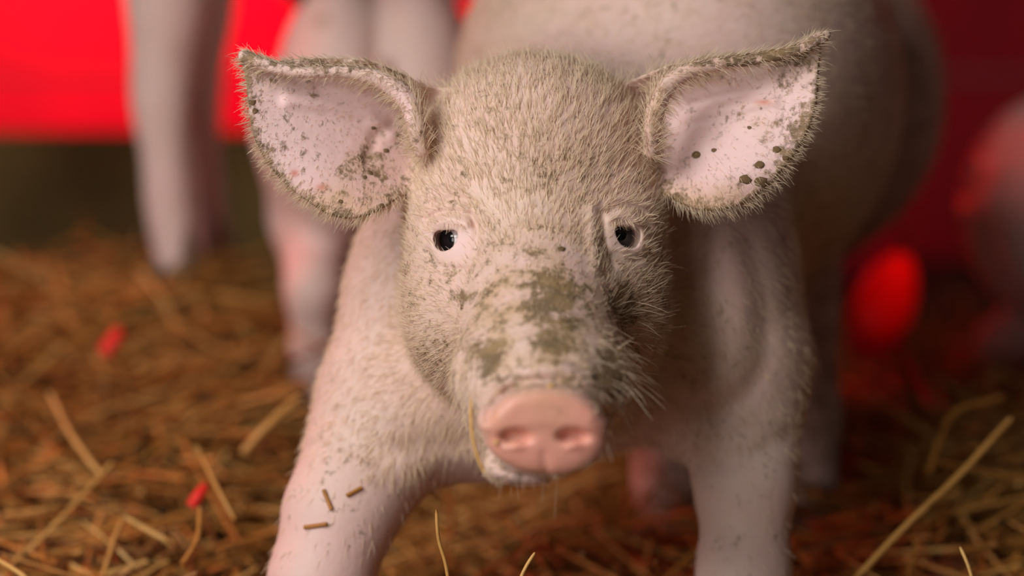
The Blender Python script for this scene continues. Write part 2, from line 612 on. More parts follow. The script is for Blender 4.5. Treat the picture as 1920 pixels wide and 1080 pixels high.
def main_head(P):
    d = ell(P, c(1004, 300, 4150), (228, 205, 190))
    d = smin(d, ell(P, c(1004, 400, 4120), (215, 190, 150)), 60)
    for sx in (-1, 1):
        d = smin(d, ell(P, c(1003 + sx * 138, 395, 4110), (95, 90, 110)), 50)       # brow
        d = smin(d, ell(P, c(1003 + sx * 138, 560, 4140), (118, 190, 190)), 70)     # cheek
    d = smin(d, cone(P, c(1004, 470, 4080), c(1016, 700, 3830), 165, 128), 70)      # muzzle
    d = smin(d, cone(P, c(1012, 640, 3960), c(1020, 745, 3745), 150, 118), 50)
    for sx in (-1, 1):
        d = smin(d, ell(P, c(1016 + sx * 100, 720, 3830), (62, 75, 110)), 50)       # upper lip pads
    d = smin(d, cone(P, c(1000, 700, 4120), c(985, 840, 3800), 150, 52), 60)        # lower jaw
    d = smin(d, ell(P, c(982, 868, 3730), (74, 41, 72)), 40)                        # chin
    m = P[2] < 3800
    if m.any():
        p = P[:, m]
        disc = smin(ell(p, c(1001, 803, 3622), (88, 72, 56)), ell(p, c(1046, 812, 3622), (84, 72, 56)), 24)
        front = (p[0] - c(1021, 812, 3580)[0]) * 0.03 + (p[1] - c(1021, 812, 3580)[1]) * 0.16 - (p[2] - 3580) * 0.985
        d[m] = smin(d[m], smax(disc, front.astype(np.float32), 30), 16)
    for E, dx in ((EYE_L, -1), (EYE_R, 1)):
        m = (np.abs(P[0] - E[0]) < 140) & (np.abs(P[1] - E[1]) < 140) & (np.abs(P[2] - E[2]) < 140)
        if m.any():
            p = P[:, m]
            e = smin(d[m], cone(p, E, E + np.array([0.1, 0, 0]), 45, 45), 55)
            ctr = E + 40 * np.array([dx * 0.42, 0.02, -0.9])
            cut = smax(ell(p, ctr, (33, 35, 40)), (ctr[1] - 17 - p[1]).astype(np.float32), 10)
            tear = c(868, 470, 3990) if dx < 0 else c(1151, 473, 3990)
            cut = smin(cut, cone(p, E + np.array([-dx * 4, 10, -40]), tear, 12, 4), 10)
            d[m] = smax(e, -cut, 7)
    m = (P[2] < 4300) & (P[2] > 3450) & (d < 400)
    if m.any():
        p = P[:, m]
        Q = pixels(p)
        e = d[m]
        front = np.clip((4230 - p[2]) / 60, 0, 1) * (np.abs(e) < 60)
        for pts, w, amt in FOLDS:
            lo, hi = pts.min(0) - 2.6 * w, pts.max(0) + 2.6 * w
            k = (Q[0] > lo[0]) & (Q[0] < hi[0]) & (Q[1] > lo[1]) & (Q[1] < hi[1]) & (front > 0)
            if k.any():
                e[k] -= amt * np.exp(-(path2(Q[:, k], pts) / w) ** 2) * front[k]
        k = (p[2] < 3720) & (Q[1] > 715)
        if k.any():
            q = Q[:, k]
            near = np.clip((3720 - p[2][k]) / 60, 0, 1)
            ledge = 806 - 7 * np.cos((q[0] - 1020) / 26)
            e[k] -= 4.5 * sstep((ledge - q[1]) / 30 + 0.5) * near
            for nx_, ny_ in ((966, 820), (1074, 819)):
                u, v = (q[0] - nx_) / 26, (q[1] - ny_) / 14
                e[k] += 27 * np.exp(-(u * u + v * v) ** 1.6) * near
                u, v = (q[0] - nx_ - 2) / 15, (q[1] - ny_ - 10) / 10
                e[k] -= 14 * np.exp(-(u * u + v * v)) * near
        for lo, hi, out, sheet, lip, ridges in EAR_SETS:
            k = (Q[0] > lo) & (Q[0] < hi) & (Q[1] < 450) & (Q[1] > 10) & (p[2] > 3930) & (p[2] < 4260)
            if k.any():
                e[k] = smin(e[k], ear(p[:, k], Q[:, k], out, sheet, lip, ridges), 22)
        d[m] = e
    return d


BODY_FOLDS = [(catmull(p, 3, False), w, a) for p, w, a in (
    ([(1330, 775), (1390, 745), (1425, 690), (1434, 620), (1420, 520), (1400, 450)], 24, -9),
    ([(1385, 660), (1392, 560), (1380, 470)], 34, 8),
    ([(1335, 420), (1325, 540), (1335, 680)], 24, -9),
    ([(620, 790), (700, 840), (800, 850), (880, 830)], 30, -10),
    ([(760, 870), (830, 850), (900, 850)], 26, 10),
    ([(1310, 870), (1400, 858), (1470, 820)], 22, -8))]


def main_body(P):
    d = ell(P, c(1075, 470, 4640), (450, 400, 380))                                 # shoulders
    d = smin(d, cone(P, c(1010, 330, 4230), c(1070, 400, 4620), 215, 340), 120)     # neck
    d = smin(d, ell(P, c(890, 610, 4480), (285, 330, 230)), 90)                     # shoulder on the left
    d = smin(d, ell(P, c(1300, 560, 4520), (225, 330, 260)), 90)                    # shoulder on the right
    d = smin(d, ell(P, c(1010, 720, 4420), (270, 165, 230)), 90)                    # brisket
    d = smin(d, ell(P, c(1265, 180, 5420), (560, 570, 900)), 160)                   # barrel
    d = smin(d, ell(P, c(1395, 180, 6180), (575, 540, 560)), 90)                    # hams
    m = P[1] > -420
    if m.any():
        p = P[:, m]
        e = d[m]
        e = smin(e, chain(p, [(c(740, 770, 4430), 175), (c(640, 960, 4310), 108), (c(600, 1090, 4270), 95), (c(585, 1290, 4270), 74), (c(580, 1385, 4240), 78)], 50), 70)
        e = smin(e, chain(p, [(c(1370, 700, 4480), 175), (c(1398, 900, 4400), 98), (c(1395, 1080, 4370), 88), (c(1392, 1270, 4360), 68), (c(1390, 1350, 4330), 74)], 50), 60)
        for x in (1250, 1508):
            e = smin(e, chain(p, [(c(x - (x - 1300) * 0.25, 500, 5600), 170), (c(x - 4, 780, 5520), 92), (c(x, 900, 5480), 76), (c(x - 6, 1055, 5420), 64)], 60), 80)
        d[m] = e
    m = (P[2] < 4900) & (np.abs(d) < 80)
    if m.any():
        Q = pixels(P[:, m])
        e = d[m]
        for pts, w, amt in BODY_FOLDS:
            lo, hi = pts.min(0) - 2.6 * w, pts.max(0) + 2.6 * w
            k = (Q[0] > lo[0]) & (Q[0] < hi[0]) & (Q[1] > lo[1]) & (Q[1] < hi[1])
            if k.any():
                e[k] -= amt * np.exp(-(path2(Q[:, k], pts) / w) ** 2)
        d[m] = e
    return d


def main_pig(P):
    d = main_body(P)
    m = (P[2] < 4600) & (P[1] < 480) & (P[1] > -620) & (P[0] > -700) & (P[0] < 800)
    if m.any():
        d[m] = smin(d[m], main_head(P[:, m]), 46)
    return d


HF = 4.0 if not QUICK else 6.0
xs = axis(-800, 1180, -540, 600, HF, 24)
ys = axis(-1000, 960, -490, 380, HF, 24)
zs = axis(3520, 6900, 3540, 4220, HF, 30)
V, Q, N = surface_nets(main_pig, xs, ys, zs)
print('main pig', V.shape, Q.shape)
# ------------------------------------------------------------------ paint: where skin is pink, wet, muddy (attributes of the mesh)
PX = pixels(V.T)                                    # sight line of every vertex
FRONT = N[:, 2] < 0.15


def blob(x, y, rx, ry=None, zmax=4300):
    ry = ry or rx
    g = np.exp(-(((PX[0] - x) / rx) ** 2 + ((PX[1] - y) / ry) ** 2))
    return g * (V[:, 2] < zmax)


def seg(pts, w, zmax=4300):
    return np.exp(-(path2(PX.astype(np.float32), catmull(pts, 3, False)) / w) ** 2) * (V[:, 2] < zmax)


inL = poly2(PX.astype(np.float32), EAR_L)
inR = poly2(PX.astype(np.float32), EAR_R)
in_ear = ((inL < 6) & (PX[0] < 772) | (inR < 6) & (PX[0] > 1236)) & (V[:, 2] > 3960) & (V[:, 2] < 4200)
ear_front = in_ear & FRONT
ear_edge = np.where(in_ear, np.exp(-np.minimum(np.abs(inL), np.abs(inR)) / 16.0), 0)
ear_pink = np.where(ear_front, 1 - 0.85 * ear_edge, 0) * np.clip((PX[1] - 140) / 40, 0, 1)
disc = np.clip(1.35 * np.exp(-(((PX[0] - 1021) / 122) ** 2 + ((PX[1] - 812) / 84) ** 2) ** 3), 0, 1) * (V[:, 2] < 3655)
eyerim = np.maximum(blob(850, 450, 34, 36, 4080), 0.7 * blob(1168, 443, 26, 28, 4080))
mouth = blob(980, 898, 70, 22, 3850)
pinkish = np.clip(np.maximum(np.maximum(ear_pink, eyerim * 0.9), np.maximum(mouth * 0.7, 0.75 * seg([(935, 722), (1000, 695), (1060, 692), (1105, 715)], 16, 3850))), 0, 1)
mud = (0.40 + 0.05 * np.clip((PX[1] - 420) / 80, 0, 1)) * (V[:, 2] < 4300) * (PX[1] < 880) * ~in_ear
mud = np.maximum(mud, 0.75 * blob(1040, 570, 105, 115))
mud = np.maximum(mud, 0.74 * blob(1030, 640, 75, 45))
mud = np.maximum(mud, 0.72 * blob(915, 670, 62, 75))
mud = np.maximum(mud, 0.70 * blob(870, 560, 50, 30))
mud = np.maximum(mud, 0.72 * blob(1170, 570, 60, 90))
mud = np.maximum(mud, 0.80 * blob(1145, 690, 55, 95))
mud = np.maximum(mud, 0.60 * blob(990, 480, 60, 45))
mud = np.maximum(mud, 0.47 * blob(1000, 330, 110, 110))
mud = np.maximum(mud, 0.60 * seg([(935, 712), (990, 706), (1040, 715)], 12, 3850))
mud = np.where(ear_front, 0.36 + 0.34 * ear_edge + 0.18 * (blob(690, 310, 45, 60) + blob(1475, 240, 40, 110)), mud)
mud = np.where(in_ear & (PX[1] < 125), 0.62, mud)
mud = np.where(disc > 0.5, 0.30, mud)
mud = np.maximum(mud, 0.62 * blob(965, 900, 60, 22, 3850))
mud = mud * (1 - 0.8 * eyerim)
chest = V[:, 2] > 4180
mud = np.where(chest & ~in_ear, 0.34 + 0.16 * sstep((V[:, 2] - 4500) / 1100), mud)
ochre = np.where(ear_front, 0.55 * blob(680, 310, 60, 75) + 0.9 * blob(640, 385, 95, 30) + 0.9 * blob(1340, 375, 100, 30) + 0.5 * blob(1450, 225, 60, 60), 0)
ochre = ochre + 0.8 * seg([(1230, 240), (1240, 180), (1300, 132), (1400, 112), (1500, 92)], 14) + 0.5 * blob(1000, 600, 90, 90) + 0.4 * blob(760, 640, 30, 150) + 0.45 * blob(1010, 640, 190, 110) + 0.6 * blob(1190, 620, 70, 120) + 0.75 * blob(1005, 470, 260, 330) * (1 - 0.8 * np.maximum(blob(855, 462, 60), blob(1165, 455, 50))) + 0.55 * sstep((V[:, 2] - 4350) / 700)
sore_and_glow = 0.8 * (blob(605, 352, 14, 8) + blob(552, 325, 8, 7) + blob(1432, 192, 16, 5)) * ear_front
sore_and_glow = np.maximum(sore_and_glow, 0.24 * ear_front * (blob(640, 385, 110, 40) + blob(1340, 378, 115, 38) + 0.7 * blob(690, 300, 60, 60)))  # orange of light through the lower ears, put into the colour
wet = np.clip(blob(966, 830, 26, 20, 3700) + blob(1075, 828, 26, 20, 3700), 0, 1)

WV = to_world(V)
pig_base = np.array([0.16, 1.45, 0.0])
pig = link_mesh('pig', WV, Q, MAT_SKIN, pig_base)
tag(pig, 'muddy pink pig in front, facing the camera with ears spread and wet snout', 'pig', 'pigs in the straw pen')
for nm, a in (('ear', pinkish), ('disc', disc), ('mud', mud), ('ochre', np.clip(ochre, 0, 1)), ('sore_and_glow', sore_and_glow), ('wet', wet)):
    put_attr(pig, nm, np.clip(a, 0, 1))


def surface_at(px, py, zmax=9e9):
    """front-most vertex of the pig near a sight line: design point, normal"""
    d = (PX[0] - px) ** 2 + (PX[1] - py) ** 2
    k = np.where((d < 64) & (V[:, 2] < zmax))[0]
    if len(k) == 0:
        k = np.argsort(d)[:20]
    i = k[np.argmin(V[k, 2] + 0.02 * d[k])]
    return V[i], N[i]


# ---- eyes
def uv_sphere(nu, nv, r, direction=None, cap=math.pi):
    """sphere or cap of a sphere as quads, pole along direction"""
    v, q = [], []
    for i in range(nv + 1):
        th = max(cap * i / nv, 1e-3)
        for j in range(nu):
            ph = 2 * math.pi * j / nu
            v.append((math.sin(th) * math.cos(ph), math.sin(th) * math.sin(ph), math.cos(th)))
    for i in range(nv):
        for j in range(nu):
            q.append((i * nu + j, i * nu + (j + 1) % nu, (i + 1) * nu + (j + 1) % nu, (i + 1) * nu + j))
    v = np.array(v) * r
    if direction is not None:
        R = np.array(Vector(direction).to_track_quat('Z', 'Y').to_matrix())
        v = v @ R.T
    return v, np.array(q)


for E, G in ((EYE_L, GAZE_L), (EYE_R, GAZE_R)):
    gw = to_world(E + G) - to_world(E)
    gw = (gw / np.linalg.norm(gw)).ravel()
    ew = to_world(E[None])[0]
    v, q = uv_sphere(32, 20, EYE_R0 * S)
    eye = link_mesh('eye', v + ew, q, MAT_SCLERA, ew, pig)
    eye['label'] = 'dark eye with a rim of white'
    v, q = uv_sphere(32, 8, (EYE_R0 + 0.8) * S, gw, math.radians(30 if G[0] < 0 else 33))
    v = v + gw * S * 1.0
    link_mesh('pupil', v + ew, q, MAT_PUPIL, ew, None)
    p = bpy.data.objects[[o.name for o in col.objects if o.name.startswith('pupil')][-1]]
    p.parent = eye
    p.location = (0, 0, 0)

# ---- bristles
def strands(name, roots, dirs, norms, length, radius, shade, mat, parent, npt=6, droop=0.25, curl=0.12):
    n = len(roots)
    t = np.linspace(0, 1, npt)[None, :, None]
    L = length[:, None, None]
    side = np.cross(dirs, norms)
    bend = rng.normal(0, curl, (n, 1, 1)) * side[:, None, :] + rng.normal(0.0, curl * 0.6, (n, 1, 1)) * norms[:, None, :]
    P = roots[:, None, :] + L * (t * dirs[:, None, :] + t * t * bend)
    P[:, :, 2] -= (L[:, :, 0] * droop * t[:, :, 0] ** 2) * 0.5
    hc = bpy.data.hair_curves.new(name)
    hc.add_curves([npt] * n)
    hc.attributes['position'].data.foreach_set('vector', (P - np.array(parent.location)).astype(np.float32).ravel())
    r = hc.attributes.get('radius') or hc.attributes.new('radius', 'FLOAT', 'POINT')
    rr = radius[:, None] * (1 - 0.8 * np.linspace(0, 1, npt)[None] ** 1.5)
    r.data.foreach_set('value', rr.astype(np.float32).ravel())
    s_ = hc.attributes.new('shade', 'FLOAT', 'POINT')
    s_.data.foreach_set('value', np.repeat(shade, npt).astype(np.float32))
    hc.materials.append(mat)
    o = bpy.data.objects.new(name, hc)
    col.objects.link(o)
    o.parent = parent
    o['kind'] = 'stuff'
    return o


def scatter(density, n):
    """n random points on the pig, weighted by a density per vertex; design units"""
    A, B, C_, D_ = (V[Q[:, i]] for i in range(4))
    area = 0.5 * np.linalg.norm(np.cross(C_ - A, D_ - B), axis=1)
    w = area * density[Q].mean(1)
    f = rng.choice(len(Q), n, p=w / w.sum())
    a, b = rng.random((2, n, 1))
    k = Q[f]
    mixv = lambda X: (X[k[:, 0]] * (1 - a) + X[k[:, 1]] * a) * (1 - b) + (X[k[:, 3]] * (1 - a) + X[k[:, 2]] * a) * b
    nn = mixv(N)
    return mixv(V), nn / np.linalg.norm(nn, axis=1)[:, None], k[:, 0]


def comb(P, Nn, flow, lift, jitter):
    flow = flow / (np.linalg.norm(flow, axis=1)[:, None] + 1e-9)
    t = flow - (flow * Nn).sum(1)[:, None] * Nn
    t = t / (np.linalg.norm(t, axis=1)[:, None] + 0.15)
    d = t + lift[:, None] * Nn + rng.normal(0, 1, P.shape) * jitter
    return d / np.linalg.norm(d, axis=1)[:, None]


def world_dir(d):
    w = d[:, 0:1] * RIGHT - d[:, 1:2] * UP + d[:, 2:3] * FWD
    return w


on_head = (V[:, 2] < 4290) & (PX[1] < 900) & (PX[1] > 60) & (PX[0] > 690) & (PX[0] < 1310) & ~in_ear
bare = np.clip(1.2 * disc + 1.4 * np.maximum(blob(850, 452, 24, 27, 4090), blob(1168, 445, 21, 24, 4090)), 0, 1)
thin = 0.7 * np.maximum(np.maximum(blob(852, 470, 56, 56), 0.6 * blob(1165, 465, 36, 36)), seg([(960, 700), (1020, 690), (1080, 705)], 25, 3850))
dens = np.where(on_head, 1.0, 0.0) * (1 - bare) * (1 - thin) * np.clip(1.3 - N[:, 2], 0.15, 1)
dens *= np.where(V[:, 2] < 3850, 0.8, 1.0)
n_head = 34000 if not QUICK else 9000
P, Nn, vi = scatter(dens, n_head)
flow = P - c(1018, 690, 3760)
flow[:, 2] *= 0.6
low = np.clip((PX[1][vi] - 560) / 150, 0, 1)
flow[:, 1] += 120 * low
q = PX[:, vi]
ln = np.where(q[1] < 360, 36, np.where(q[1] < 480, 30, 24)) + 12 * rng.random(n_head)
ln *= np.where(P[:, 2] < 3880, 0.5, 1.0) * np.where(q[1] < 200, 1.15, 1.0)
ln *= 1 - 0.45 * np.clip(np.maximum(np.exp(-(((q[0] - 850) / 70) ** 2 + ((q[1] - 460) / 70) ** 2)), np.exp(-(((q[0] - 1166) / 65) ** 2 + ((q[1] - 455) / 65) ** 2))), 0, 1)
ln *= np.where((q[0] > 1200) & (q[1] > 500) & (rng.random(n_head) < 0.04), 1.9, 1.0)
clump = 0.5 + 0.5 * np.sin(q[0] * 0.23 + 2.0 * np.sin(q[1] * 0.031)) * np.sin(q[1] * 0.045 + q[0] * 0.02)
lift = 0.10 + 0.22 * rng.random(n_head) - 0.08 * clump
d = comb(P, Nn, flow, lift, 0.16)
shade = np.clip(0.98 - 0.8 * np.clip((mud[vi] - 0.36) * 2.6, 0, 1) * rng.random(n_head) ** 0.5 - 0.45 * rng.random(n_head) ** 2.0, 0.03, 1)
strands('face_bristles', to_world(P - Nn * 1.5), world_dir(d), world_dir(Nn), ln * S, (0.42 + 0.25 * rng.random(n_head)) * S, shade, MAT_HAIR, pig)

# ears: short down inside, fringe along the edge
dens = np.where(in_ear, 0.22 + 1.7 * ear_edge + np.where(FRONT, 0, 0.4), 0)
lipd = np.minimum(path2(PX.astype(np.float32), LIP_L[:, :2]), path2(PX.astype(np.float32), LIP_R[:, :2]))
dens = dens * np.where(lipd < 9, 0.25, 1)
n_ear = 8000 if not QUICK else 3000
P, Nn, vi = scatter(dens, n_ear)
q = PX[:, vi]
left = q[0] < 1000
rootp = np.where(left[:, None], c(800, 190, 4060)[None], c(1215, 190, 4060)[None])
flow = P - rootp
flow[:, 1] += 30
flow[:, 2] = 0
e_ = ear_edge[vi]
ln = (10 + 10 * rng.random(n_ear)) * (0.7 + 0.8 * e_) * np.where(q[1] > 300, 1.2, 1.0)
d = comb(P, Nn, flow, 0.25 + 0.3 * rng.random(n_ear), 0.22)
shade = np.clip(0.95 - 0.5 * rng.random(n_ear) ** 2 - 0.2 * e_ * rng.random(n_ear), 0.1, 1)
strands('ear_down', to_world(P - Nn), world_dir(d), world_dir(Nn), ln * S, (0.4 + 0.2 * rng.random(n_ear)) * S, shade, MAT_HAIR, pig)
# tufts on the rolled rim and in the mouth of the ear
dens = np.where((lipd < 30) & (V[:, 2] > 3960) & (V[:, 2] < 4140), 1.0, 0) * np.where((PX[0] > 660) & (PX[0] < 1360), 1.0, 0.35)
n_t = 2200 if not QUICK else 800
P, Nn, vi = scatter(dens, n_t)
flow = np.where((PX[0][vi] < 1000)[:, None], np.array([[-1.0, 0.5, -0.2]]), np.array([[1.0, 0.5, -0.2]]))
d = comb(P, Nn, flow, 0.5 + 0.4 * rng.random(n_t), 0.3)
strands('ear_tufts', to_world(P - Nn), world_dir(d), world_dir(Nn), (16 + 18 * rng.random(n_t)) * S, 0.5 * S * np.ones(n_t), np.clip(0.9 - 0.7 * rng.random(n_t) ** 2, 0, 1), MAT_HAIR, pig)

# body coat
dens = np.where((~on_head) & (~in_ear), 1.0, 0.0) * (V[:, 2] > 4050) * np.clip(0.9 - N[:, 2], 0.05, 1) * np.where(PX[1] > 860, 0.12, 1.0)
dens *= np.where(V[:, 2] > 5200, 0.5, 1.0)
n_body = 40000 if not QUICK else 8000
P, Nn, vi = scatter(dens, n_body)
flow = P - c(1010, 300, 4150)
flow[:, 1] += 250
d = comb(P, Nn, flow, 0.22 + 0.2 * rng.random(n_body), 0.15)
shade = np.clip(0.95 - 0.5 * rng.random(n_body) ** 2, 0.1, 1)
strands('body_coat', to_world(P - Nn), world_dir(d), world_dir(Nn), (16 + 12 * rng.random(n_body)) * S, (0.5 + 0.25 * rng.random(n_body)) * S, shade, MAT_HAIR, pig, 5)

# whiskers along the lips
dens = (blob(1160, 710, 40, 90, 3980) + 0.5 * blob(880, 720, 25, 70, 3980) + 0.5 * blob(1215, 560, 40, 120) + 0.25 * blob(1000, 915, 90, 14, 3900)) * (1 - disc)
n_w = 230 if not QUICK else 100
P, Nn, vi = scatter(np.maximum(dens, 0), n_w)
flow = (P - c(1018, 690, 3760)) * np.array([1.0, 1.0, 0.4])
flow[:, 1] += 60
d = comb(P, Nn, flow, 0.5 + 0.6 * rng.random(n_w), 0.25)
strands('whiskers', to_world(P - Nn), world_dir(d), world_dir(Nn), (26 + 40 * rng.random(n_w) ** 2) * S, 0.6 * S * np.ones(n_w), np.clip(0.95 - 0.4 * rng.random(n_w), 0, 1), MAT_HAIR, pig, 7, 0.4, 0.25)

# eyelashes
lr, ld, ll, lnn = [], [], [], []
for E, sx, x0, x1, y0 in ((EYE_L, -1, 826, 866, 424), (EYE_R, 1, 1152, 1192, 418)):
    for i in range(24):
        x = x0 + (x1 - x0) * rng.random()
        u = (x - (x0 + x1) / 2) / ((x1 - x0) / 2)
        p, nn = surface_at(x, y0 + 5 * u * u - 2, 4060)
        lr.append(p + nn * 0.5)
        dd = np.array([sx * 0.25 + 0.35 * u, 0.75, -0.8]) + rng.normal(0, 0.13, 3)
        ld.append(dd / np.linalg.norm(dd))
        lnn.append(nn)
        ll.append(11 + 10 * rng.random())
lr, ld, ll, lnn = map(np.array, (lr, ld, ll, lnn))
strands('eyelashes', to_world(lr), world_dir(ld), world_dir(lnn), ll * S, 0.42 * S * np.ones(len(ll)), 0.9 * np.ones(len(ll)), MAT_HAIR, pig, 6, 0.5, 0.25)

# ---- clots of mud stuck to the ears and the bridge of the nose
def lump(r, flat, seed):
    g = np.random.default_rng(seed)
    v, q = uv_sphere(10, 6, 1.0)
    k = g.normal(0, 1, (4, 3))
    bump = 1 + 0.16 * np.sin(v @ k[0] * 2.2 + 1) + 0.14 * np.sin(v @ k[1] * 3.1)
    v = v * bump[:, None]
    v[:, 2] *= flat
    return v * r, q


CLOTS = [(1300, 284, 7), (1393, 335, 9), (1420, 308, 7), (1428, 344, 10), (1452, 280, 6), (1400, 236, 4), (1470, 298, 5), (1335, 275, 4),
         (478, 190, 6), (486, 205, 5), (700, 320, 5), (706, 245, 4), (728, 276, 5), (690, 327, 4), (722, 383, 5), (640, 375, 4),
         (1055, 460, 6), (858, 575, 6)]
for i, (x, y, r) in enumerate(CLOTS):
    p, nn = surface_at(x, y, 4300)
    v, q = lump(r * S, 0.32, i)
    v[:, 0] *= 1.25
    nw = world_dir(nn[None])[0]
    R = np.array(Vector(nw).to_track_quat('Z', 'Y').to_matrix())
    pw = to_world(p[None])[0]
    link_mesh('mud_clot', v @ R.T + pw, q, MAT_MUD, pw, pig)

# hooves of the pig in front, down in the straw
def hoof_mesh(scale):
    """two horn toes, open at the back"""
    vs, qs = [], []
    for sy in (-1, 1):
        prof = [(0.0, 1.0), (0.45, 0.9), (1.0, 0.7)]
        ring = 12
        b = len(vs)
        for h, k in prof:
            for j in range(ring):
                a = 2 * math.pi * j / ring
                vs.append((0.021 * k * math.cos(a) * 1.3 - h * 0.006, sy * 0.0135 + 0.0125 * k * math.sin(a), h * 0.034))
        for i in range(2):
            for j in range(ring):
                qs.append((b + i * ring + j, b + i * ring + (j + 1) % ring, b + (i + 1) * ring + (j + 1) % ring, b + (i + 1) * ring + j))
        for lv in (0, 2):
            o0 = b + lv * ring
            for j in range(1, ring // 2):
                qs.append((o0 + j - 1, o0 + j, o0 + ring - j - 1, o0 + (ring - j) % ring))
    return np.array(vs) * scale, np.array(qs)


hv, hq = hoof_mesh(1.05)
for p in (c(580, 1385, 4240), c(1390, 1350, 4330), c(1244, 1055, 5420), c(1502, 1055, 5420)):
    w = to_world(p[None])[0]
    w[2] = max(w[2] - 0.03, 0.001)
    w[1] -= 0.012
    R = np.array(Matrix.Rotation(-math.pi / 2, 3, 'Z'))
    link_mesh('hoof', hv @ R.T + w, hq, MAT_HOOF, w, pig)

# ------------------------------------------------------------------ the other pigs
def plain_pig(P):
    """standing pig in millimetres: x forward, y to its left, z up"""
    A = np.abs(P[1])
    M = np.stack([P[0], A, P[2]])
    d = ell(P, (10, 0, 335), (340, 138, 148))
    d = smin(d, ell(P, (200, 0, 340), (150, 125, 150)), 60)
    d = smin(d, ell(M, (-235, 52, 325), (130, 92, 150)), 50)
    d = smin(d, cone(P, (270, 0, 370), (420, 0, 410), 118, 92), 60)
    d = smin(d, ell(P, (455, 0, 415), (105, 78, 88)), 40)
    d = smin(d, ell(M, (440, 45, 380), (80, 40, 70)), 30)
    d = smin(d, cone(P, (500, 0, 395), (600, 0, 345), 60, 40), 40)
    d = smin(d, cone(P, (460, 0, 350), (570, 0, 318), 45, 24), 30)
    d = smin(d, ell(P, (622, 0, 338), (14, 37, 30)), 8)
    e = ell(M, (430, 98, 482), (20, 70, 50))
    d = smin(d, smax(e, -ell(M, (452, 106, 482), (20, 56, 40)), 6), 12)
    d = smin(d, chain(M, [((215, 70, 290), 78), ((215, 82, 190), 52), ((205, 84, 120), 36), ((212, 84, 55), 28), ((222, 84, 18), 31)], 22), 30)
    d = smin(d, chain(M, [((-215, 78, 280), 98), ((-190, 92, 205), 60), ((-285, 92, 130), 35), ((-268, 92, 60), 28), ((-258, 92, 18), 31)], 22), 30)
    d = smin(d, chain(P, [((-365, 0, 385), 16), ((-385, 10, 350), 10), ((-378, 24, 330), 8), ((-392, 18, 310), 6), ((-390, 0, 290), 5)], 6), 14)
    crack = (np.abs(P[1]) / 16) ** 2 + ((P[2] - 290) / 95) ** 2
    d = d + np.where(P[0] < -250, 22 * np.exp(-crack), 0)
    return d


g = 7.0 if not QUICK else 12.0
bx_ = axis(-420, 660, -420, 660, g, g)
by_ = axis(-180, 180, -180, 180, g, g)
bz_ = axis(-20, 560, -20, 560, g, g)
pV, pQ, pN = surface_nets(plain_pig, bx_, by_, bz_, eps=1.5)
print('plain pig', pV.shape)
proto_mesh = None
ev, eq = uv_sphere(16, 10, 0.011)


def stand_pig(x, y, z, yaw, scale, label):
    global proto_mesh
    if proto_mesh is None:
        o = link_mesh('pig', pV * 0.001, pQ, MAT_SKIN2)
        proto_mesh = o.data
    else:
        o = bpy.data.objects.new('pig', proto_mesh)
        col.objects.link(o)
    o.location = (x, y, z)
    o.rotation_euler = (0, 0, yaw)
    o.scale = scale if isinstance(scale, tuple) else (scale,) * 3
    tag(o, label, 'pig', 'pigs in the straw pen')
    for sy in (-1, 1):
        e = link_mesh('eye', ev, eq, MAT_PUPIL)
        e.parent = o
        e.location = (0.505, sy * 0.066, 0.438)
        for fx in (0.228, -0.252):
            h = link_mesh('hoof', hv * 1.1, hq, MAT_HOOF)
            h.parent = o
            h.location = (fx, sy * (0.084 if fx > 0 else 0.092), -0.002)
    return o


stand_pig(-0.128, 2.04, 0.085, math.radians(94), (0.74, 0.64, 0.76), 'pale pig turned away, its rump and hind leg behind the spread left ear')
a = W(310, 300, 6550)
stand_pig(a[0] - 0.13, a[1] + 0.07, 0.175, math.radians(-7), (0.66, 0.68, 1.42), 'pig of which only one blurred upright leg shows, left of the red gap')
a = W(1800, 300, 6700)
stand_pig(a[0] + 0.27, a[1] + 0.02, 0.0, math.radians(12), 0.72, 'reddish pig at the right edge, body dim in red light')

# ------------------------------------------------------------------ the pen: floor, partition, red wall
def box(x0, x1, y0, y1, z0, z1):
    v = np.array([(x, y, z) for x in (x0, x1) for y in (y0, y1) for z in (z0, z1)], float)
    q = np.array([(0, 1, 3, 2), (4, 6, 7, 5), (0, 4, 5, 1), (2, 3, 7, 6), (0, 2, 6, 4), (1, 5, 7, 3)])
    return v, q


MAT_FLOOR = simple('packed_dirt', (0.075, 0.045, 0.022), 0.9, 0.2, 0.5, 18)
MAT_WOOD = simple('old_pen_wood', (0.17, 0.115, 0.035), 0.8, 0.3, 0.55, 9)
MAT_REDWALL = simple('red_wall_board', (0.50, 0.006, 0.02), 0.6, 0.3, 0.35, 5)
v, q = box(-3.2, 3.2, -1.5, 3.6, -0.05, 0.0)
tag(link_mesh('floor', v, q, MAT_FLOOR, smooth=False), kind='structure')
wall = bpy.data.objects.new('wall_back', None)
col.objects.link(wall)
wall.location = (0, 3.45, 0)
tag(wall, kind='structure')
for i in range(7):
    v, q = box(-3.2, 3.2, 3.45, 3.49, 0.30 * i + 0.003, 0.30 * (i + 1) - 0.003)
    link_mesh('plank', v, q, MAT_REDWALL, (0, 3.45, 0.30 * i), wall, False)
part = bpy.data.objects.new('pen_partition', None)
col.objects.link(part)
part.location = (0, 2.62, 0)
tag(part, 'low brown board partition behind the pigs, soft and dark', 'partition')
for i in range(2):
    v, q = box(-2.2, 0.35, 2.62, 2.65, 0.015 + 0.125 * i, 0.139 + 0.125 * i)
    link_mesh('board', v, q, MAT_WOOD, (0, 2.62, 0.125 * i), part, False)
for x in (-2.1, -1.1, 0.3):
    v, q = box(x, x + 0.06, 2.65, 2.71, 0.0, 0.29)
    link_mesh('post', v, q, MAT_WOOD, (x, 2.65, 0), part, False)

